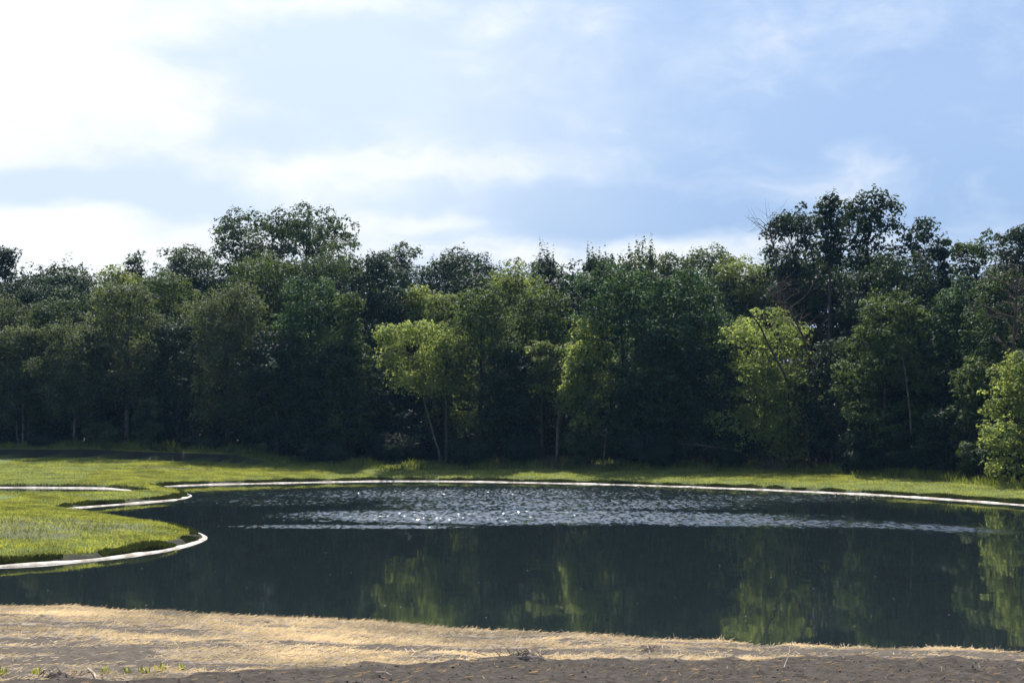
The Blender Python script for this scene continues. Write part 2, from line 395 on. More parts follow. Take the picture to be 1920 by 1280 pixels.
def offset_to(poly, d):
    t = np.roll(poly, -1, 0)-np.roll(poly, 1, 0); t /= np.linalg.norm(t, axis=1)[:, None]+1e-9
    n = np.stack([t[:, 1], -t[:, 0]], 1)
    area = .5*np.sum(poly[:, 0]*np.roll(poly[:, 1], -1)-np.roll(poly[:, 0], -1)*poly[:, 1])
    return poly+n*d*(1 if area > 0 else -1)
pond_mesh('pond_water', offset_to(POND, .35), 'dark still pond with a wind-ruffled glittering patch')
pond_mesh('pond_water', offset_to(POND2, .35), 'narrow strip of green reflecting water behind the left bank')

# white edging strip along the mown banks
def edging(poly, keep, label):
    # resample densely
    P_ = []; Q = np.roll(poly, -1, 0)
    for a, b in zip(poly, Q):
        n = max(1, int(np.linalg.norm(b-a)/.5))
        for i in range(n): P_.append(a+(b-a)*i/n)
    P_ = np.array(P_)
    prof = [(-.07, -.06), (.0, .0), (.075, .034), (.155, .066), (.19, .05)]
    area = .5*np.sum(poly[:, 0]*np.roll(poly[:, 1], -1)-np.roll(poly[:, 0], -1)*poly[:, 1])
    t = np.roll(P_, -2, 0)-np.roll(P_, 2, 0); t /= np.linalg.norm(t, axis=1)[:, None]+1e-9
    n = np.stack([t[:, 1], -t[:, 0]], 1)*(1 if area > 0 else -1)
    ok = np.array([keep(x, y) for x, y in P_]); m = len(P_)
    wob = (fbm(P_[:, 0]*.9, P_[:, 1]*.9, 4)-.5)
    V = np.zeros((m, len(prof), 3))
    for j, (d, z) in enumerate(prof):
        V[:, j, :2] = P_+n*(d*(.95+1.5*wob))[:, None]; V[:, j, 2] = z*(.9+1.2*wob)
    Fc = []
    for i in range(m):
        i2 = (i+1) % m
        if ok[i] and ok[i2]:
            for j in range(len(prof)-1):
                Fc.append((i*5+j, i2*5+j, i2*5+j+1, i*5+j+1))
    o = mesh_np('shore_edging', V.reshape(-1, 3), np.array(Fc), WHITE, smooth=True); tag(o, label, 'edging')
    return o
edging(POND, lambda x, y: y > near_y(x)+3 and abs(x) < 70, 'white edging strip along the waterline of the large pond')
edging(POND2, lambda x, y: abs(x) < 70, 'short white edging strip round the small pond on the left')

# ------------------------------------------------------------------ leaves and blades
def leaves(C, Rr, n, size=.24, flat=.8, hang=.0, zs=None, seed=0, shell=.72, face_up=.55, wq=None):
    g = np.random.default_rng(seed); C = np.asarray(C); Rr = np.asarray(Rr); zs = np.full(len(C), flat) if zs is None else np.asarray(zs)
    w = Rr**2*np.maximum(zs, .5)*(1 if wq is None else wq); w = w/w.sum(); i = g.choice(len(C), n, p=w)
    d = g.normal(size=(n, 3)); d /= np.linalg.norm(d, axis=1)[:, None]
    d[:, 2] = np.where((d[:, 2] < 0) & (g.random(n) < .62), -d[:, 2]*.8, d[:, 2])
    rr = shell+(1.12-shell)*g.random(n)**.7
    # lumpy clumps with sprays poking out
    ph = C[i, 0]*3.1+C[i, 1]*1.7
    lump = 1+.22*np.sin(d[:, 0]*5+ph)+.2*np.sin(d[:, 2]*6+ph*2)+.15*np.sin(d[:, 1]*7+ph)
    off = d*(Rr[i]*rr*lump)[:, None]; off[:, 2] *= zs[i]
    p = C[i]+off
    if hang: p[:, 2] -= hang*g.random(n)**2*Rr[i]
    nr = 1.1*d+g.normal(size=(n, 3))*.38; nr[:, 2] += face_up*.7; nr /= np.linalg.norm(nr, axis=1)[:, None]
    a = np.cross(nr, g.normal(size=(n, 3))); a /= np.linalg.norm(a, axis=1)[:, None]+1e-9
    b = np.cross(nr, a); s = size*(.6+.8*g.random(n))
    la = a*(s*.5)[:, None]; lb = b*(s*.32)[:, None]; cup = nr*(s*.10)[:, None]
    V = np.stack([p-la, p-lb+cup, p+la, p+lb+cup], 1).reshape(-1, 3)
    return V
def quads(V):
    return np.arange(len(V)).reshape(-1, 4)

PROF = {
 'round': lambda t: np.sin(math.pi*np.clip(t*.62+.16, 0, 1))**.5,
 'oval': lambda t: np.sin(math.pi*np.clip(t*.70+.14, 0, 1))**.55,
 'column': lambda t: (.80+.25*np.sin(t*math.pi))*np.sqrt(np.clip(1-t**6, 0, 1))+.05,
 'cone': lambda t: (1-t**3)**.8*.85+.14,
 'umbrella': lambda t: np.where(t < .5, .45+.9*t, .9)*np.sqrt(np.clip(1-t**5, 0, 1))+.05,
}
TREES = []
def make_tree(name, label, px, top, hw, off, mat='mid', prof='round', bot=None, dens=1., size=.24, clump=.30, bark=BARK, airy=0., trunk_r=None,
              lean=0., limbs=14, seed=None, spikes=0, group=None, stems=1, flat=.8, hang=0., ncl=None, cat='tree', depth=1., shell=.72, base_px=None):
    seed = abs(int(px*7+top)) if seed is None else seed
    g = np.random.default_rng(seed); size *= .98
    off0 = off; off = off*1.55 if off >= 8 else off
    D = float(tree_front(px))+off
    X, zt = at_dist(px, top, D); r = hw/F*D*(1.2 if off < 8 else 1.34)
    Xb = at_dist(base_px if base_px is not None else px, 850, D)[0]
    zb = float(zat(Xb, D)); H = zt-zb
    if bot is None: cb = .07*H
    else: cb = at_dist(px, bot, D)[1]-zb
    cb = max(.2, cb); hc = H-cb
    t0 = empty(name, (Xb, D, zb-.03)); tag(t0, label, cat, group)
    dx = X-Xb
    # a crown is a pile of lobes; each lobe carries leaf clumps over its outer side
    f = PROF[prof]; pts = []; rad = []; inner = []; irad = []
    lobes = [(dx+.12*r*g.normal(), .1*r*g.normal(), H-.60*r, .60*r)]
    z = H-.58*r; lev = 0
    while z > cb+.14*r:
        t = (z-cb)/hc; fr = float(f(np.array(t))); kk = 4 if lev else 3; a0 = g.random()*6.28 if lev else g.normal()*.4
        for j in range(kk):
            a = a0+j*2*math.pi/kk+g.normal()*.25; R1 = r*(.38+.2*g.random())*(.65+.35*fr); q = max(.15*r, fr*r*(.92+.22*g.random())-R1)
            lobes.append((dx*z/H+q*math.cos(a), q*math.sin(a)*depth, z-.25*r*g.random(), R1))
        z -= r*(.44+.16*g.random()); lev += 1
    if airy: lobes = [l for i, l in enumerate(lobes) if i < 4 or g.random() > .28*airy]
    for (lx, ly, lz, lr) in lobes:
        rc0 = float(np.clip(clump*r*.80, .38, 1.35)); m = int(max(5, 2.3*(lr/rc0)**2*(1-.42*airy)))
        d = g.normal(size=(m, 3)); d[:, 2] = np.where(d[:, 2] < -.3, -d[:, 2]*.6, d[:, 2]); d /= np.linalg.norm(d, axis=1)[:, None]
        for v in d:
            rc = rc0*(.55+.7*g.random()); e = lr*(1.08-.36*g.random()**1.5)-rc*.12
            pts.append((lx+v[0]*e, ly+v[1]*e, max(lz+v[2]*e*.92, cb*.6+.3))); rad.append(rc)
        if airy < .5: inner.append((lx, ly, lz-.1*lr)); irad.append(lr*.50)
    nin = len(inner); pts = pts+inner; rad = rad+irad
    zs = [flat]*len(pts)
    for s in range(spikes):
        a = g.random()*6.28; q = r*(g.random()**.5)*.95; hh = .55+.6*g.random()
        x_, y_ = dx+q*math.cos(a), q*math.sin(a)
        z_ = cb+hc*(1-.22*(q/r)**2)-.7*g.random()
        pts.append((x_, y_, z_)); rad.append(.17+.07*g.random()); zs.append(6+4*g.random())
    pts = np.array(pts); rad = np.array(rad); zs = np.array(zs)
    area = 2*math.pi*r*hc+math.pi*r*r
    nl = int(area*44*dens*(.24/size)**2*(1-.35*airy))
    nl = int(np.clip(nl*1.15, 2500, 75000))
    wq = np.ones(len(pts)); wq[len(pts)-spikes-nin:len(pts)-spikes] = .35
    if spikes: wq[-spikes:] = 2.2
    V = leaves(pts, rad, nl, size, flat, hang, zs, seed+1, shell, wq=wq)
    if not spikes:   # stray sprigs outside the clumps break the outline
        ns = max(40, nl//55); i = g.integers(0, len(pts)-nin, ns)
        d = g.normal(size=(ns, 3)); d /= np.linalg.norm(d, axis=1)[:, None]; d[:, 2] = np.abs(d[:, 2])*.8+.1*d[:, 2]
        c2 = pts[i]+d*(rad[i]*(1.0+.35*g.random(ns)))[:, None]
        V = np.concatenate([V, leaves(c2, np.full(ns, size*.9), ns*5, size*.9, 1., seed=seed+3, shell=.1)])
    mesh_np('crown', V, quads(V), LM[mat] if isinstance(mat, str) else mat, t0)
    tb = Tubes(); tr = trunk_r or (.012*H+.05)
    for sN in range(stems):
        a = sN*2.4+g.random(); sp = 0 if stems == 1 else .25+.3*g.random()
        ks = np.linspace(0, 1, 9); hh = H*(.82 if stems == 1 else .7)
        wx = np.cumsum(g.normal(size=9))*.06*r*.4; wy = np.cumsum(g.normal(size=9))*.05*r*.4; wx -= wx[0]; wy -= wy[0]
        line = np.stack([dx*ks*.82+sp*math.cos(a)*(1+2.2*ks)+wx+lean*np.sin(ks*math.pi)*r, sp*math.sin(a)*(1+2.2*ks)+wy, hh*ks], 1)
        line[0, 2] = -.25
        tb.add(line, tr*(1-.84*ks)*(1 if stems == 1 else .6)+.012, 7)
    order = g.permutation(len(pts)-spikes)[:limbs+int(airy*16)]
    for j in order:
        e = pts[j]; zst = max(min(e[2]-.25*np.hypot(e[0], e[1])-.5, hh*.97), cb*.5+.2)
        fz = np.clip(zst/hh, 0, 1); st = np.array([np.interp(fz, ks, line[:, i]) for i in range(3)])
        mid = (st+e)/2+np.array([0, 0, .12*np.linalg.norm(e-st)])+g.normal(size=3)*.12
        rr0 = tr*(1-.8*fz)*.5+.01
        tb.add([st, st*.6+mid*.4, mid, e*.5+mid*.5, e], [rr0, rr0*.8, rr0*.6, rr0*.42, .012], 5)
    tb.build('trunk', bark, t0)
    TREES.append((t0, X, D, r, H))
    return t0
def T(label, px, top, hw, off, mat='mid', **k):
    return make_tree(k.pop('name', 'broadleaf_tree'), label, px, top, hw, off, mat, **k)

# ---- the wood, read from left to right
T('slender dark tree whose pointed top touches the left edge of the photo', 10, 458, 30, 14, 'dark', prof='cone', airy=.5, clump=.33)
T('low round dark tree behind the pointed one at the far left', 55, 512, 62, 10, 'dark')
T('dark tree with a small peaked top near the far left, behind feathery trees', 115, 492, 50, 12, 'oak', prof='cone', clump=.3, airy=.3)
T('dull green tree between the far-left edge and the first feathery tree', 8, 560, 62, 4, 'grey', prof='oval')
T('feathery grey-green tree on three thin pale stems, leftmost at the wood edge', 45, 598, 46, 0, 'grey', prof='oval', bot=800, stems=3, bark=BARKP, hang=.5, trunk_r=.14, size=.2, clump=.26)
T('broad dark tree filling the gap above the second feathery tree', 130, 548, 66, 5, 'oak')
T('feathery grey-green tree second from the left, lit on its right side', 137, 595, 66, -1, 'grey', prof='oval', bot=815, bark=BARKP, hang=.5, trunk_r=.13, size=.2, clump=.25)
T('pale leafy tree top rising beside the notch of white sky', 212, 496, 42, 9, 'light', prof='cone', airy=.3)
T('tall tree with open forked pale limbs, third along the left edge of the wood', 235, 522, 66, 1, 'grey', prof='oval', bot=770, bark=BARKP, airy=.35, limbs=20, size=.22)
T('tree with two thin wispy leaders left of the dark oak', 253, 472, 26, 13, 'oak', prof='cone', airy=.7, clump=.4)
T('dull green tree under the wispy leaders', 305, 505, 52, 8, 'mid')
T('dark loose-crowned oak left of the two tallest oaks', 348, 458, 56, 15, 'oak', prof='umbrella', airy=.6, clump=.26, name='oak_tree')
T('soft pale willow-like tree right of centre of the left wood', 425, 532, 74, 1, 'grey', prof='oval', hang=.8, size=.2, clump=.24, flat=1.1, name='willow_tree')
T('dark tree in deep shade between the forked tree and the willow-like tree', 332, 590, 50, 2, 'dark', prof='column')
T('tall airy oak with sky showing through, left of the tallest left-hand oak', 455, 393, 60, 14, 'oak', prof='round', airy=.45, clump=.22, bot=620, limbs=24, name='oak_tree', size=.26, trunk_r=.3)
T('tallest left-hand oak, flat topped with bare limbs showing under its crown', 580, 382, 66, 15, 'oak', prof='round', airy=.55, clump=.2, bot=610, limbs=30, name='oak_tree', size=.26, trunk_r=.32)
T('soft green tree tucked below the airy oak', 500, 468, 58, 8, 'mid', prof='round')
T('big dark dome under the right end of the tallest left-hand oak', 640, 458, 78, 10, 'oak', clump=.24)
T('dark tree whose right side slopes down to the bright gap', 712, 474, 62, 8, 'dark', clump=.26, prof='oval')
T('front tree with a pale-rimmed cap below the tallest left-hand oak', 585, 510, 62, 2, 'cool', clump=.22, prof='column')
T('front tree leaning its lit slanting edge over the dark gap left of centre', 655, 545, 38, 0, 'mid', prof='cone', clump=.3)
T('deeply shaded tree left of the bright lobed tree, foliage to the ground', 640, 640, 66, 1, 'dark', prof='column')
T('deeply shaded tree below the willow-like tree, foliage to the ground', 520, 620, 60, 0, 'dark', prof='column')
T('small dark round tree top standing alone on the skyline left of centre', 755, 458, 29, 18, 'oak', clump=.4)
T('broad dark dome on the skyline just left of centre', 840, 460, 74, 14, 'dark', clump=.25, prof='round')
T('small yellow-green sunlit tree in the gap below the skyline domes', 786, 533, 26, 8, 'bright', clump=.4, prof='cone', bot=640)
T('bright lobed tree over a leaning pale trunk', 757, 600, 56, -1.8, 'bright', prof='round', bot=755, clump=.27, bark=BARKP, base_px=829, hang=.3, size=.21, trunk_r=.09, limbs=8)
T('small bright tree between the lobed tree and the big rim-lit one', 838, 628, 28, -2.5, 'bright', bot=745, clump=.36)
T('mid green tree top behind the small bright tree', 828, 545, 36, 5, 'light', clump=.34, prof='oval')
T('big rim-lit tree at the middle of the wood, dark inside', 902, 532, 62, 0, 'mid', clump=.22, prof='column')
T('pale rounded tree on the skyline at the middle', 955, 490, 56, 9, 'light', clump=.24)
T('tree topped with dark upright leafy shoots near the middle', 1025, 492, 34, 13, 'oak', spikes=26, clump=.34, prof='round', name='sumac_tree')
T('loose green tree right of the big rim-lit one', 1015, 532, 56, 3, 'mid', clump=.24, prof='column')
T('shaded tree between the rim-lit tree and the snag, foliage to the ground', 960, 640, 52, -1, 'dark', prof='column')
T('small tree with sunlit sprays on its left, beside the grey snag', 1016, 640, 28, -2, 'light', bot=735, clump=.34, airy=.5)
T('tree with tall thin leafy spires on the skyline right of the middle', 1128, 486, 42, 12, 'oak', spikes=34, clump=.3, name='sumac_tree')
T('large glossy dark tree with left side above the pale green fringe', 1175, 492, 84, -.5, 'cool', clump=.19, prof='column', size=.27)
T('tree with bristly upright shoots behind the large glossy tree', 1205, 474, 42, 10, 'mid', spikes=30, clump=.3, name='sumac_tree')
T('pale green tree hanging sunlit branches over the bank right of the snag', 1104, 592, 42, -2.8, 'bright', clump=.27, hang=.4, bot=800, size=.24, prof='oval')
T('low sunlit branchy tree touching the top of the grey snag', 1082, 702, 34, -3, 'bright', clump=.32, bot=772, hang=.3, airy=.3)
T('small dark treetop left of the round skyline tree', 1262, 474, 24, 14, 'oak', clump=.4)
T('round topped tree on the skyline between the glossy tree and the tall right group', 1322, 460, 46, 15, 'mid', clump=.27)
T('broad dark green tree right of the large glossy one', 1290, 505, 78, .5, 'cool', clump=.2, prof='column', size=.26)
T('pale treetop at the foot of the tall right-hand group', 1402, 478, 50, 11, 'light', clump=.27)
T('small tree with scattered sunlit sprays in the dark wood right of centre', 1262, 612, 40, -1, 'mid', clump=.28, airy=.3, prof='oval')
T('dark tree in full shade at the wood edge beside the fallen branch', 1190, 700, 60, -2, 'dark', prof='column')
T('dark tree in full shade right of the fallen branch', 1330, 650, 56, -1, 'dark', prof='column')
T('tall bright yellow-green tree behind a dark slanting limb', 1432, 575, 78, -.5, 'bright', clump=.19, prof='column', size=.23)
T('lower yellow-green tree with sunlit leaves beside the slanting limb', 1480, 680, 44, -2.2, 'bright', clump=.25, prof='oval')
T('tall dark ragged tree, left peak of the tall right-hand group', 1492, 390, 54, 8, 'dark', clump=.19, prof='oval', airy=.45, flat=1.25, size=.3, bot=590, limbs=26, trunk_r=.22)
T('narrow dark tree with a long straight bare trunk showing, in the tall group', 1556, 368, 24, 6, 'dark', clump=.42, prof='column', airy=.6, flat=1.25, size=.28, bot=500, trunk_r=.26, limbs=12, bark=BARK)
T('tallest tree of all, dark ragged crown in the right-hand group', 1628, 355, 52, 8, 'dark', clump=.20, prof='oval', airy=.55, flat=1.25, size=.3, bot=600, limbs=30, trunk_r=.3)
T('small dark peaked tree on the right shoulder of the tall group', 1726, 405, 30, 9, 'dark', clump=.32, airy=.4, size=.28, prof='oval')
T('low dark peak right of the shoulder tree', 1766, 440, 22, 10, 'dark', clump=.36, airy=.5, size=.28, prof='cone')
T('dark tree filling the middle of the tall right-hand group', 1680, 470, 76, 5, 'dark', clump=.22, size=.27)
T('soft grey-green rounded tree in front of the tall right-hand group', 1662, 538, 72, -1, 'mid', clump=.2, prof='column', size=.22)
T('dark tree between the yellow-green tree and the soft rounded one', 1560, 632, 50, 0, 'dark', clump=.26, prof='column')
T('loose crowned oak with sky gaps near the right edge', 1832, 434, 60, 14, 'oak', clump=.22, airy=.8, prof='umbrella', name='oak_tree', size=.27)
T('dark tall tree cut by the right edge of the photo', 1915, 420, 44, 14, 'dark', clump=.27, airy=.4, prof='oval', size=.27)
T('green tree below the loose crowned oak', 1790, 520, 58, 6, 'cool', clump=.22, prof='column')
T('green tree at the right edge above the bright shrubby tree', 1880, 500, 62, 6, 'oak', clump=.22, prof='column')
T('small tree with pale sprays left of the bright shrubby tree', 1832, 668, 42, 1, 'mid', clump=.27, prof='oval')
T('bright sunlit shrubby tree at the right edge, leaves down to the grass', 1908, 660, 56, -2.5, 'bright', clump=.22, prof='column', size=.22)
T('low dark tree between the soft rounded tree and the bright shrubby one', 1770, 760, 52, -1, 'dark', clump=.26, prof='column')

# shaded trees deeper inside the wood, which nothing tells apart
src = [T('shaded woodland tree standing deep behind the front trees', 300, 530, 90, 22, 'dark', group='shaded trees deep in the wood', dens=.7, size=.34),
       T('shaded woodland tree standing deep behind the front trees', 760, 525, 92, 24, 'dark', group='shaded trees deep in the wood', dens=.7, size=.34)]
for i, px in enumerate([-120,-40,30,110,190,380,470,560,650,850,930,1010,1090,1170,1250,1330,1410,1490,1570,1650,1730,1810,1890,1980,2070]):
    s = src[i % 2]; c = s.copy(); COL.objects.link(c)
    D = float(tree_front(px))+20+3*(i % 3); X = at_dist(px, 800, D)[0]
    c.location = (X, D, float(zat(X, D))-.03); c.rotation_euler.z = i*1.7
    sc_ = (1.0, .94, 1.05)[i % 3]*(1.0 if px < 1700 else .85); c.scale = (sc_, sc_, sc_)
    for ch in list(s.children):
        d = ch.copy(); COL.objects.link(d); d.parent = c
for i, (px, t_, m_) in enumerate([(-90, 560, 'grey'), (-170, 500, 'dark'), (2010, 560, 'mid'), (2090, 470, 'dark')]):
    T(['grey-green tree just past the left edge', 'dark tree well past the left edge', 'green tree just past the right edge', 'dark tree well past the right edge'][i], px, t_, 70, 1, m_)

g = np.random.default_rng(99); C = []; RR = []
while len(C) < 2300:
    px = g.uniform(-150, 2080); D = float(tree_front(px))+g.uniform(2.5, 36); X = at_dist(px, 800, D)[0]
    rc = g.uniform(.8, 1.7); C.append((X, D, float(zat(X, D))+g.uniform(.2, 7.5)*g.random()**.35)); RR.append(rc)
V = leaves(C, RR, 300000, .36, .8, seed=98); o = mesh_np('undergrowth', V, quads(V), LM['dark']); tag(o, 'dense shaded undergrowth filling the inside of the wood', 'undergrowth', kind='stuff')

# ------------------------------------------------------------------ shrubs and low things at the wood edge
def shrub(name, label, px, top, hw, off, mat='mid', n=9, size=.16, group=None, cat='shrub'):
    g = np.random.default_rng(abs(int(px*3+top))); D = float(tree_front(px))+off
    X, zt = at_dist(px, top, D); zb = float(zat(X, D)); H = max(.3, zt-zb); r = hw/F*D
    t0 = empty(name, (X, D, zb-.02)); tag(t0, label, cat, group)
    C = []; rr = []
    for i in range(n):
        a = g.random()*6.28; q = r*.75*g.random()**.5; rc = r*(.28+.2*g.random()); rc = min(rc, H*.45)
        C.append((q*math.cos(a), q*math.sin(a), rc*.7+(H-1.6*rc)*g.random()*(1-.5*(q/r)**2))); rr.append(rc)
    V = leaves(C, rr, int(900+260*r*H*8), size, .9, seed=int(px)); V[:, 2] = np.maximum(V[:, 2], .02)
    mesh_np('foliage', V, quads(V), LM[mat], t0)
    tb = Tubes()
    for c, q in zip(C, rr):
        tb.add([(0, 0, -.1), (c[0]*.4, c[1]*.4, c[2]*.5), c], [.04, .03, .012], 5)
    tb.build('stem', BARK, t0); return t0
shrub('shrub', 'rounded grey-green shrub in front of the second feathery tree', 193, 790, 34, -3, 'grey', 16)
shrub('shrub', 'upright grey-green bush between the forked tree and deep shade', 279, 728, 28, -1.5, 'grey', 16)
shrub('shrub', 'small pale tufty shrub at the foot of the willow-like tree', 427, 836, 13, -4.5, 'light', 6, .13)
shrub('shrub', 'low dull shrub right of the small pale tufty one', 487, 828, 26, -3, 'grey', 9)
shrub('shrub', 'pale weedy shrub right of the rounded grey-green shrub', 240, 834, 20, -4.5, 'light', 8, .13)
shrub('shrub', 'pale weedy shrub second right of the rounded grey-green shrub', 296, 838, 22, -4.5, 'grey', 8, .13)
shrub('shrub', 'dark leafy shrub right of the grey snag', 1095, 790, 44, -3.5, 'mid', 14)
shrub('shrub', 'dim shrub at the foot of the leaning pale trunk', 880, 815, 46, -2.5, 'dark', 12)
shrub('shrub', 'dim shrub left of the leaning pale trunk', 740, 812, 50, .5, 'dark', 12)
shrub('shrub', 'dark shrub under the large glossy tree', 1225, 800, 50, -3, 'dark', 12)
shrub('shrub', 'dark shrub under the yellow-green tree beside the pale dead brush', 1390, 790, 46, -2.5, 'dark', 14)
shrub('shrub', 'dark broad shrub below the soft grey-green rounded tree', 1620, 790, 56, -3, 'dark', 16)
shrub('shrub', 'dim leafy shrub left of the low dark tree on the right', 1700, 800, 44, -2.5, 'dark', 14)
shrub('shrub', 'green shrub at the foot of the bright shrubby tree', 1830, 800, 44, -2, 'mid', 14)
shrub('shrub', 'dim shrub below the dark tree left of centre', 610, 820, 56, -2, 'dark', 14)
shrub('shrub', 'dim shrub in the shade left of the willow-like tree', 375, 815, 44, -2, 'dark', 12)
shrub('shrub', 'dark shrub under the middle of the wood left of the snag', 985, 805, 44, -2.5, 'dark', 12)
shrub('shrub', 'leafy shrub at the far-left foot of the wood', 80, 815, 40, -2, 'dark', 12)

def trunk_thing(name, label, pts_px, off, rad, bark, cat='trunk', twigs=0):
    D = float(tree_front(pts_px[0][0]))+off; X0 = at_dist(pts_px[0][0], 850, D)[0]; zb = float(zat(X0, D))
    t0 = empty(name, (X0, D, zb)); tag(t0, label, cat)
    g = np.random.default_rng(int(pts_px[0][0])); pts = [(0, 0, -.15)]
    for x, y in pts_px[1:]:
        a, b = at_dist(x, y, D); pts.append((a-X0, g.normal()*.1, b-zb))
    tb = Tubes(); tb.add(pts, np.linspace(rad, rad*.45, len(pts)), 8)
    if twigs:
        tw = tb
        for i in range(twigs):
            f = .3+.7*g.random(); k_ = f*(len(pts)-1); j = int(min(k_, len(pts)-2)); p = np.array(pts[j])*(1-(k_-j))+np.array(pts[j+1])*(k_-j)
            d = g.normal(size=3)*np.array([1, .6, .5]); d[2] = abs(d[2])*.8+.5; d /= np.linalg.norm(d); l = .8+2.2*g.random()
            e = p+d*l; m_ = (p+e)/2+g.normal(size=3)*.12
            tw.add([p, m_, e], [.035, .022, .006], 4)
            for q in range(3):
                s_ = p+(e-p)*(.3+.6*g.random()); d2 = d+g.normal(size=3)*.6; tw.add([s_, s_+d2*l*.25, s_+d2*l*.45], [.015, .01, .004], 3)
    tb.build('trunk', bark, t0)
    return t0
trunk_thing('dead_tree', 'grey broken snag standing in front of the dark wood at the middle', [(1044, 850), (1046, 800), (1048, 780), (1044, 745)], -3.2, .16, BARKP, 'dead tree')
trunk_thing('dead_tree', 'dark leafless limb slanting across the yellow-green tree', [(1520, 855), (1505, 780), (1470, 700), (1448, 660), (1425, 610), (1398, 575)], -1.8, .12, BARK, 'dead tree', 10)
trunk_thing('dead_tree', 'bare reddish branches spreading under the left peak of the tall group', [(1535, 855), (1532, 720), (1510, 640), (1480, 580), (1440, 545)], .5, .12, BARKR, 'dead tree', 26)
trunk_thing('dead_tree', 'bare brown twiggy tree at the right edge', [(1905, 860), (1903, 740), (1900, 640), (1905, 560), (1908, 520)], -1, .12, BARKR, 'dead tree', 46)
trunk_thing('dead_tree', 'grey leafless twigs rising left of the tall group on the skyline', [(1470, 855), (1465, 600), (1455, 480), (1440, 425)], 9, .10, BARKR, 'dead tree', 22)
trunk_thing('dead_tree', 'slim pale trunk showing in the soft rounded tree', [(1712, 858), (1708, 770), (1700, 710), (1690, 650)], -2.6, .08, BARKP, 'dead tree')
trunk_thing('dead_tree', 'thin pale stem right of the pale green hanging tree', [(1130, 855), (1138, 800), (1143, 760)], -3.5, .07, BARKP, 'dead tree')

# leafless brush heaps and the fallen branch
def brush(name, label, px, py, hw, hh, off, bark, n=60, cat='brush pile'):
    g = np.random.default_rng(int(px)); D = float(tree_front(px))+off; X = at_dist(px, py, D)[0]; zb = float(zat(X, D)); r = hw/F*D; h = hh/F*D
    tb = Tubes()
    for i in range(n):
        p = np.array([g.normal()*r*.45, g.normal()*r*.35, 0]); d = g.normal(size=3); d[2] = abs(d[2])*.9+.2; d /= np.linalg.norm(d)
        l = h*(.5+.9*g.random()); e = p+d*l; tb.add([p-[0, 0, .1], (p+e)/2+g.normal(size=3)*.08, e], [.03, .02, .006], 4)
    o = tb.build(name, bark, None); o.location = (X, D, zb); tag(o, label, cat); return o
brush('brush_pile', 'reddish heap of dead brush at the foot of the grey snag', 1040, 845, 24, 26, -4.6, BARKR, 90)
brush('brush_pile', 'pale dead brush glinting beside the yellow-green tree', 1447, 862, 14, 36, -3.5, BARKP, 60)
brush('brush_pile', 'small pale twiggy heap right of the dark shrub by the snag', 1112, 850, 20, 14, -4.4, BARKP, 40)
D = float(tree_front(1340))-5.2; X, z = at_dist(1275, 848, D); zb = float(zat(X, D))
tb = Tubes()
pp = [at_dist(x, y, D) for x, y in [(1275, 832), (1310, 834), (1350, 839), (1385, 846), (1400, 851)]]
tb.add([(a-X, .2*i, b-zb) for i, (a, b) in enumerate(pp)], [.03, .045, .055, .06, .07], 6)
for x, y, u, v in [(1310, 834, 1300, 822), (1350, 839, 1340, 824), (1375, 844, 1372, 832), (1330, 836, 1318, 846)]:
    a, b = at_dist(x, y, D); c, d = at_dist(u, v, D); tb.add([(a-X, .3, b-zb), ((a+c)/2-X, .2, (b+d)/2-zb), (c-X, .1, d-zb)], [.03, .02, .008], 4)
o = tb.build('fallen_branch', BARKP); o.location = (X, D, zb); tag(o, 'long pale fallen branch lying in the shade at the wood edge', 'branch')

# ------------------------------------------------------------------ grass, weeds, straw (uncountable)
def blades(x, y, z, h, w, lean, seed=0, mat=None, name='', label='', cat='grass'):
    g = np.random.default_rng(seed); n = len(x); a = g.random(n)*6.283
    base = np.stack([x, y, z-.01], 1); sd_ = np.stack([np.cos(a), np.sin(a), 0*a], 1)*w[:, None]*.5
    b = g.random(n)*6.283; ln = np.stack([np.cos(b), np.sin(b), 0*b], 1)*(lean*h)[:, None]
    up_ = np.stack([0*h, 0*h, h], 1)
    V = np.stack([base-sd_, base+sd_, base+ln*.45+up_*.6+sd_*.7, base+ln*.45+up_*.6-sd_*.7, base+ln+up_, base+ln*.98+up_-sd_*.01], 1)
    V = V.reshape(-1, 3); i = np.arange(n)*6
    Fc = np.concatenate([np.stack([i, i+1, i+2, i+3], 1), np.stack([i+3, i+2, i+4, i+5], 1)])
    o = mesh_np(name, V, Fc, mat); tag(o, label, cat, kind='stuff'); return o
def scatter(n, x0, x1, y0, y1, seed):
    g = np.random.default_rng(seed); return x0+(x1-x0)*g.random(n), y0+(y1-y0)*g.random(n), g
def infra(x, y, m=90): return np.abs(x)*F/np.maximum(y, 1) < 960+m
# lawn
xs, ys, hs, ws = [], [], [], []
for (n, x0, x1, y0, y1, hh, sd0) in [(210000, -26, -8, 44, 80, .09, 1), (160000, -40, -14, 78, 125, .12, 2), (230000, -30, 44, 98, 126, .12, 3), (90000, 16, 42, 78, 110, .11, 4)]:
    x, y, g = scatter(n, x0, x1, y0, y1, sd0); m = infra(x, y); x, y = x[m], y[m]
    s = np.minimum(sdist(x, y, POND), sdist(x, y, POND2)); px = 960+F*x/y
    u = g.random(len(x)); bm = bare_mask(x, y)
    m = (s > .72) & (y < tree_front(px)-2.5) & ~((px < 520) & (y > tree_front(px)-7.9) & (y < tree_front(px)-6.3)) & (u > bm*.93) & (u > .7*dull_mask(x, y)); x, y, s = x[m], y[m], s[m]
    cl = fbm(x*.9, y*.9, 3)
    h_ = hh*.62*(.4+1.3*cl)*(.6+.8*np.random.default_rng(sd0).random(len(x))); h_ *= 1+.9*np.exp(-((s-.8)/.35)**2)
    xs.append(x); ys.append(y); hs.append(h_); ws.append(np.full(len(x), .03))
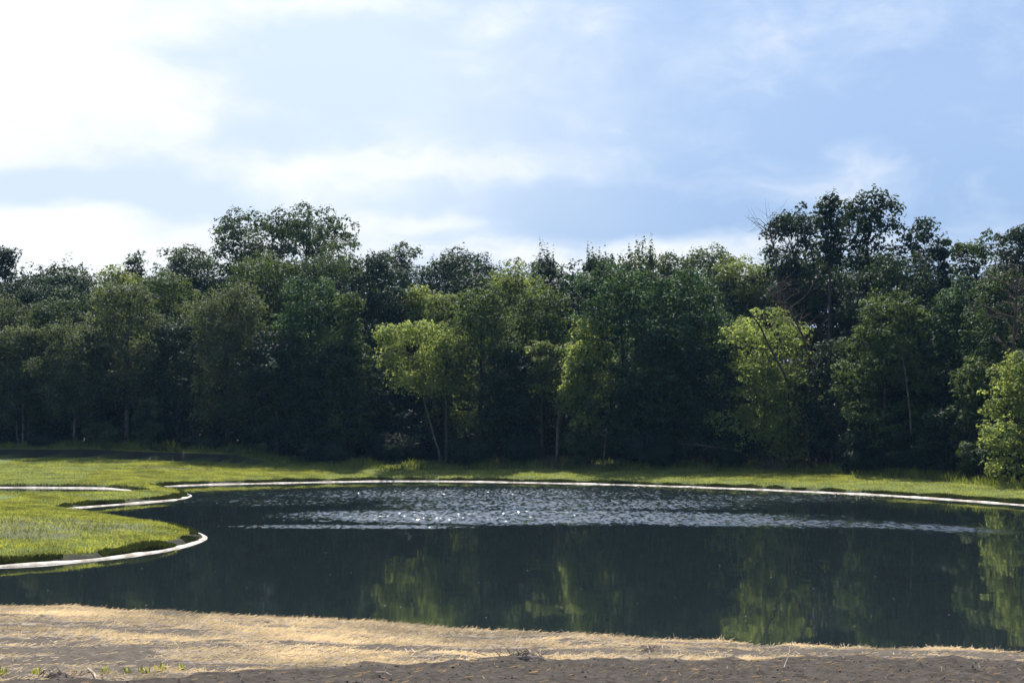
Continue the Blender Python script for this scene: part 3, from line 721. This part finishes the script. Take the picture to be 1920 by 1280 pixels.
x = np.concatenate(xs); y = np.concatenate(ys); hh = np.concatenate(hs); ws = np.concatenate(ws)
blades(x, y, zat(x, y), hh, ws, .6, 5, GRASS, 'lawn_grass', 'short bright green grass covering the pond banks')
# ragged turf lip above the edging
def lip_pts(poly, n, seed, lo=.30, hi=.72):
    g = np.random.default_rng(seed); Q = np.roll(poly, -1, 0); ln = np.linalg.norm(Q-poly, axis=1); i = g.choice(len(poly), n, p=ln/ln.sum()); f = g.random(n)[:, None]
    p = poly[i]*(1-f)+Q[i]*f; t = (Q[i]-poly[i])/ln[i][:, None]
    area = .5*np.sum(poly[:, 0]*np.roll(poly[:, 1], -1)-np.roll(poly[:, 0], -1)*poly[:, 1]); nn = np.stack([t[:, 1], -t[:, 0]], 1)*(1 if area > 0 else -1)
    return p+nn*(lo+(hi-lo)*g.random(n))[:, None], g
p1, g = lip_pts(POND, 110000, 11); p2, _ = lip_pts(POND2, 8000, 12); p = np.concatenate([p1, p2])
p = p[(p[:, 1] > near_y(p[:, 0])+4) & infra(p[:, 0], p[:, 1])]
cl = fbm(p[:, 0]*.8, p[:, 1]*.8, 3); p = p[cl > .36]; cl = cl[cl > .36]
blades(p[:, 0], p[:, 1], zat(p[:, 0], p[:, 1])+.02, .05+.30*(cl-.3), np.full(len(p), .035), .5, 13, LIPM, 'turf_edge', 'ragged darker turf lip just above the white edging')
# weeds at the wood edge
x, y, g = scatter(150000, -50, 50, 78, 132, 21); px = 960+F*x/y; m = infra(x, y) & (y > tree_front(px)-np.where(px < 540, 6.0, 6.5)) & (y < tree_front(px)+1.5); x, y = x[m], y[m]
cl = fbm(x*.5, y*.5, 4); hh = (.15+.9*np.clip(cl-.33, 0, 1)*1.6)*(.6+.6*g.random(len(x)))
blades(x, y, zat(x, y), hh, np.full(len(x), .05), .45, 22, WEED, 'tall_weeds', 'tall rough weeds along the foot of the wood')
# dull weeds on the near bank
x, y, g = scatter(26000, -26, -8, 50, 125, 31); dm = dull_mask(x, y); m = infra(x, y) & (g.random(len(x)) < dm) & (np.minimum(sdist(x, y, POND), sdist(x, y, POND2)) > 1); x, y = x[m], y[m]
blades(x, y, zat(x, y), .07+.10*g.random(len(x)), np.full(len(x), .03), .8, 32, DRYW if False else WEED, 'dull_weeds', 'dull grey-green weedy patch on the left bank')
# straw
def straw(n, seed, name, label, mask, mat, l0=.04, l1=.15):
    x, y, g = scatter(n, -13, 13, 12.5, 32, seed); m = infra(x, y, 60); x, y = x[m], y[m]
    m = mask(x, y, g); x, y = x[m], y[m]; n = len(x)
    a = g.normal(size=n)*.9; L_ = l0+(l1-l0)*g.random(n); tilt = np.abs(g.normal(size=n))*.28
    d = np.stack([np.cos(a)*np.cos(tilt), np.sin(a)*np.cos(tilt), np.sin(tilt)], 1)*L_[:, None]
    s = np.stack([-np.sin(a), np.cos(a), 0*a], 1)*.0045; c = np.stack([x, y, zat(x, y)+.012], 1); rise = np.array([0, 0, .006])
    V = np.stack([c-s, c+s, c+d+s*.6, c+d-s*.6, c+d*.5+rise*2], 1)
    V = np.stack([c-s+rise, c+s, c+d+s*.6, c+d-s*.6+rise], 1).reshape(-1, 3)
    o = mesh_np(name, V, quads(V), mat); tag(o, label, 'straw', kind='stuff'); return o
def m1(x, y, g):
    s = near_y(x)-y; b = bnd_y(x)+.8*(fbm(x*1.1, y*1.1, 3)-.5)*-1
    return (s > .1) & (y > b-.2) & (g.random(len(x)) > .97*straw_gap(x, y))
def m2(x, y, g):
    b = bnd_y(x); return (y < b+.3) & (g.random(len(x)) < .12)
straw(280000, 41, 'straw_mulch', 'dry tan straw spread over the near shore', m1, STRAW)
straw(40000, 42, 'straw_scraps', 'sparse straw scraps on the dark bare soil', m2, DRYW, .04, .12)
# clods
def clods(n, seed):
    x, y, g = scatter(n, -12, 12, 12.5, 24, seed); s = near_y(x)-y; b = bnd_y(x)
    u = g.random(n); m = infra(x, y, 60) & (((y < b) & (u < .75)) | ((straw_gap(x, y) > .5) & (u < .3))); x, y = x[m], y[m]; n = len(x)
    r = .004+.012*g.random(n)**3; r *= np.where(y < b[m], 1, .6)
    import itertools
    ico = bpy.data.meshes.new('t'); import bmesh; bm = bmesh.new(); bmesh.ops.create_icosphere(bm, subdivisions=1, radius=1); 
    iv = np.array([v.co[:] for v in bm.verts]); bm.verts.ensure_lookup_table(); fc = np.array([[v.index for v in f.verts] for f in bm.faces]); bm.free(); bpy.data.meshes.remove(ico)
    V = iv[None]*(1+.35*g.normal(size=(n, len(iv), 1)))*r[:, None, None]*np.array([1.2, 1, .75]); V += np.stack([x, y, zat(x, y)+r*.25], 1)[:, None]
    Fc = fc[None]+(np.arange(n)*len(iv))[:, None, None]
    o = mesh_np('soil_clods', V.reshape(-1, 3), Fc.reshape(-1, 3), SOILM); tag(o, 'loose dark crumbs and clods of bare soil in the foreground', 'soil', kind='stuff')
clods(20000, 51)

# ------------------------------------------------------------------ small foreground things
def near_ground(px, py):
    z = 1.6
    for _ in range(6):
        x, y = ground_at(px, py, z); z = float(zat(x, y))
    return x, y, z
def stick(label, px, py, px2, py2, r, twigs=(), mat=STICK, name='stick'):
    x, y, z = near_ground(px, py); x2, y2, z2 = near_ground(px2, py2); tb = Tubes()
    z2 = max(z2, z)+.05
    e = np.array([x2-x, y2-y, z2-z]); mid = e*.5+np.array([.02, .0, .03])
    tb.add([(0, 0, .02), mid, e], [r, r*.85, r*.5], 6)
    for f, dx_, dz_ in twigs: s_ = e*f; tb.add([s_, s_+np.array([dx_*.5, .02, dz_*.6]), s_+np.array([dx_, .05, dz_])], [r*.55, r*.4, r*.15], 5)
    o = tb.build(name, mat); o.location = (x, y, z); tag(o, label, 'stick')
stick('short pale stick at the bottom left, lying on the soil edge', 165, 1256, 182, 1272, .018)
stick('branching pale twig on the soil left of the bottom middle', 705, 1266, 735, 1274, .010, [(.4, .06, .07), (.7, -.05, .08), (.9, .15, .05)])
stick('thin pale forked twig standing on the soil right of the middle', 1470, 1254, 1482, 1240, .006, [(.5, .05, .06), (.7, -.05, .05)])
stick('long thin pale stalk lying beside the soil mound', 905, 1236, 975, 1239, .008)
stick('thin arched stalk on the straw at the right', 1270, 1234, 1300, 1236, .006, [(.6, -.06, .04)])
def mound(label, px, py, r, h, stalks):
    x, y, z = near_ground(px, py); g = np.random.default_rng(int(px)); t0 = empty('soil_mound', (x, y, z-.02)); tag(t0, label, 'soil mound')
    n = 26; a = np.linspace(-1.3, 1.3, n); A, B = np.meshgrid(a, a); rr = np.hypot(A, B)
    Z = h*np.clip(1-rr**2*.9, -.15, 1)*(.65+.7*fbm(A*3+px, B*3, 3))-.02
    i = np.arange(n*n).reshape(n, n); Fq_ = np.stack([i[:-1, :-1], i[:-1, 1:], i[1:, 1:], i[1:, :-1]], -1).reshape(-1, 4)
    Z += (g.random((n, n))-.5)*.03
    mesh_np('earth', np.stack([A*r, B*r*.6, Z], -1).reshape(-1, 3), Fq_, SOILM, t0, smooth=True)
    tb = Tubes()
    for _ in range(stalks):
        p = np.array([g.normal()*r*.5, g.normal()*r*.2, h*.5]); d = np.array([g.normal()*.8, g.normal()*.5, .3+.7*g.random()])*.12; tb = Tubes(); tb.add([p, p+d*.5+[.01, 0, 0], p+d], [.006, .005, .003], 4); tb.build('dry_stalk', BARKR, t0)
mound('small dark soil mound bristling with dry stalks on the straw edge at the middle', 985, 1234, .34, .12, 20)
mound('low dark soil lump on the straw near the right', 1215, 1219, .22, .07, 10)
mound('dark soil lump at the bottom left beside the pale stick', 112, 1272, .24, .12, 14)
mound('dark soil lump at the bottom edge right of the branching twig', 1315-640, 1279, .16, .07, 0)
def sprout(label, px, py, h, n=14):
    x, y, z = near_ground(px, py); g = np.random.default_rng(int(px)); V = []
    for i in range(n):
        a = g.random()*6.28; l = h*(.6+.6*g.random()); s = np.array([-math.sin(a), math.cos(a), 0])*.008; d = np.array([math.cos(a), math.sin(a), 0])*l*.45; b = np.array([g.normal()*.03, g.normal()*.03, -.01])
        V += [b-s, b+s, b+d*.4+[0, 0, l*.6]+s, b+d*.4+[0, 0, l*.6]-s, b+d*.4+[0, 0, l*.6]-s, b+d*.4+[0, 0, l*.6]+s, b+d+[0, 0, l]+s*.1, b+d+[0, 0, l]-s*.1]
    V = np.array(V); o = mesh_np('grass_sprout', V, quads(V), GRASS); o.location = (x, y, z); tag(o, label, 'grass sprout', 'green sprouts on the straw')
for lab, px, py, h in [('tallest green sprout at the bottom left corner', 8, 1266, .13), ('leafy green sprout second from the left corner', 66, 1264, .10), ('green sprout just right of the pale stick', 200, 1263, .13),
        ('thin green sprout left of the middle sprouts', 237, 1261, .09), ('small green sprout fourth along the straw edge', 272, 1260, .09), ('green tuft sprout with two blades leaning right', 302, 1258, .11), ('last green sprout toward the right of the row', 338, 1255, .10)]:
    sprout(lab, px, py, h)
# specks floating on the pond
g = np.random.default_rng(77); V = []
for i in range(46):
    px = g.uniform(20, 1900); py = g.uniform(1010, 1150)+(px/1920)*40; x, y = ground_at(px, py); s = .012+.022*g.random(); a = g.random()*6.28
    if sdist([x], [y], POND)[0] > -1: continue
    u = np.array([math.cos(a), math.sin(a), 0])*s*1.3; v = np.array([-math.sin(a), math.cos(a), 0])*s*.7; c = np.array([x, y, .012])
    V += [c-u, c-v+[0, 0, .012], c+u, c+v+[0, 0, .012]]
V = np.array(V); o = mesh_np('floating_specks', V, quads(V), WHITE); tag(o, 'tiny pale leaves and fluff floating on the dark pond', 'debris', kind='stuff')
hz = bpy.data.materials.new('added_blue_air'); hz.use_nodes = True; t = hz.node_tree; t.nodes.clear()  # added volume, lifts the dark parts of the wood towards navy
v = t.nodes.new('ShaderNodeVolumePrincipled'); v.inputs['Color'].default_value = (.32, .60, 1, 1); v.inputs['Density'].default_value = .00011; v.inputs['Anisotropy'].default_value = 0
ou = t.nodes.new('ShaderNodeOutputMaterial'); t.links.new(v.outputs[0], ou.inputs['Volume'])
bx = np.array([(a, b, c) for c in (-3., 45.) for b in (-420., 3020.) for a in (-2520., 2520.)])
o = mesh_np('added_blue_haze', bx, np.array([(0,2,3,1),(4,5,7,6),(0,1,5,4),(2,6,7,3),(0,4,6,2),(1,3,7,5)]), hz); tag(o, 'thin blue air added over the pond and wood to tint the shade', 'added_blue_haze', kind='stuff')
print('verts', sum(len(m.vertices) for m in bpy.data.meshes))
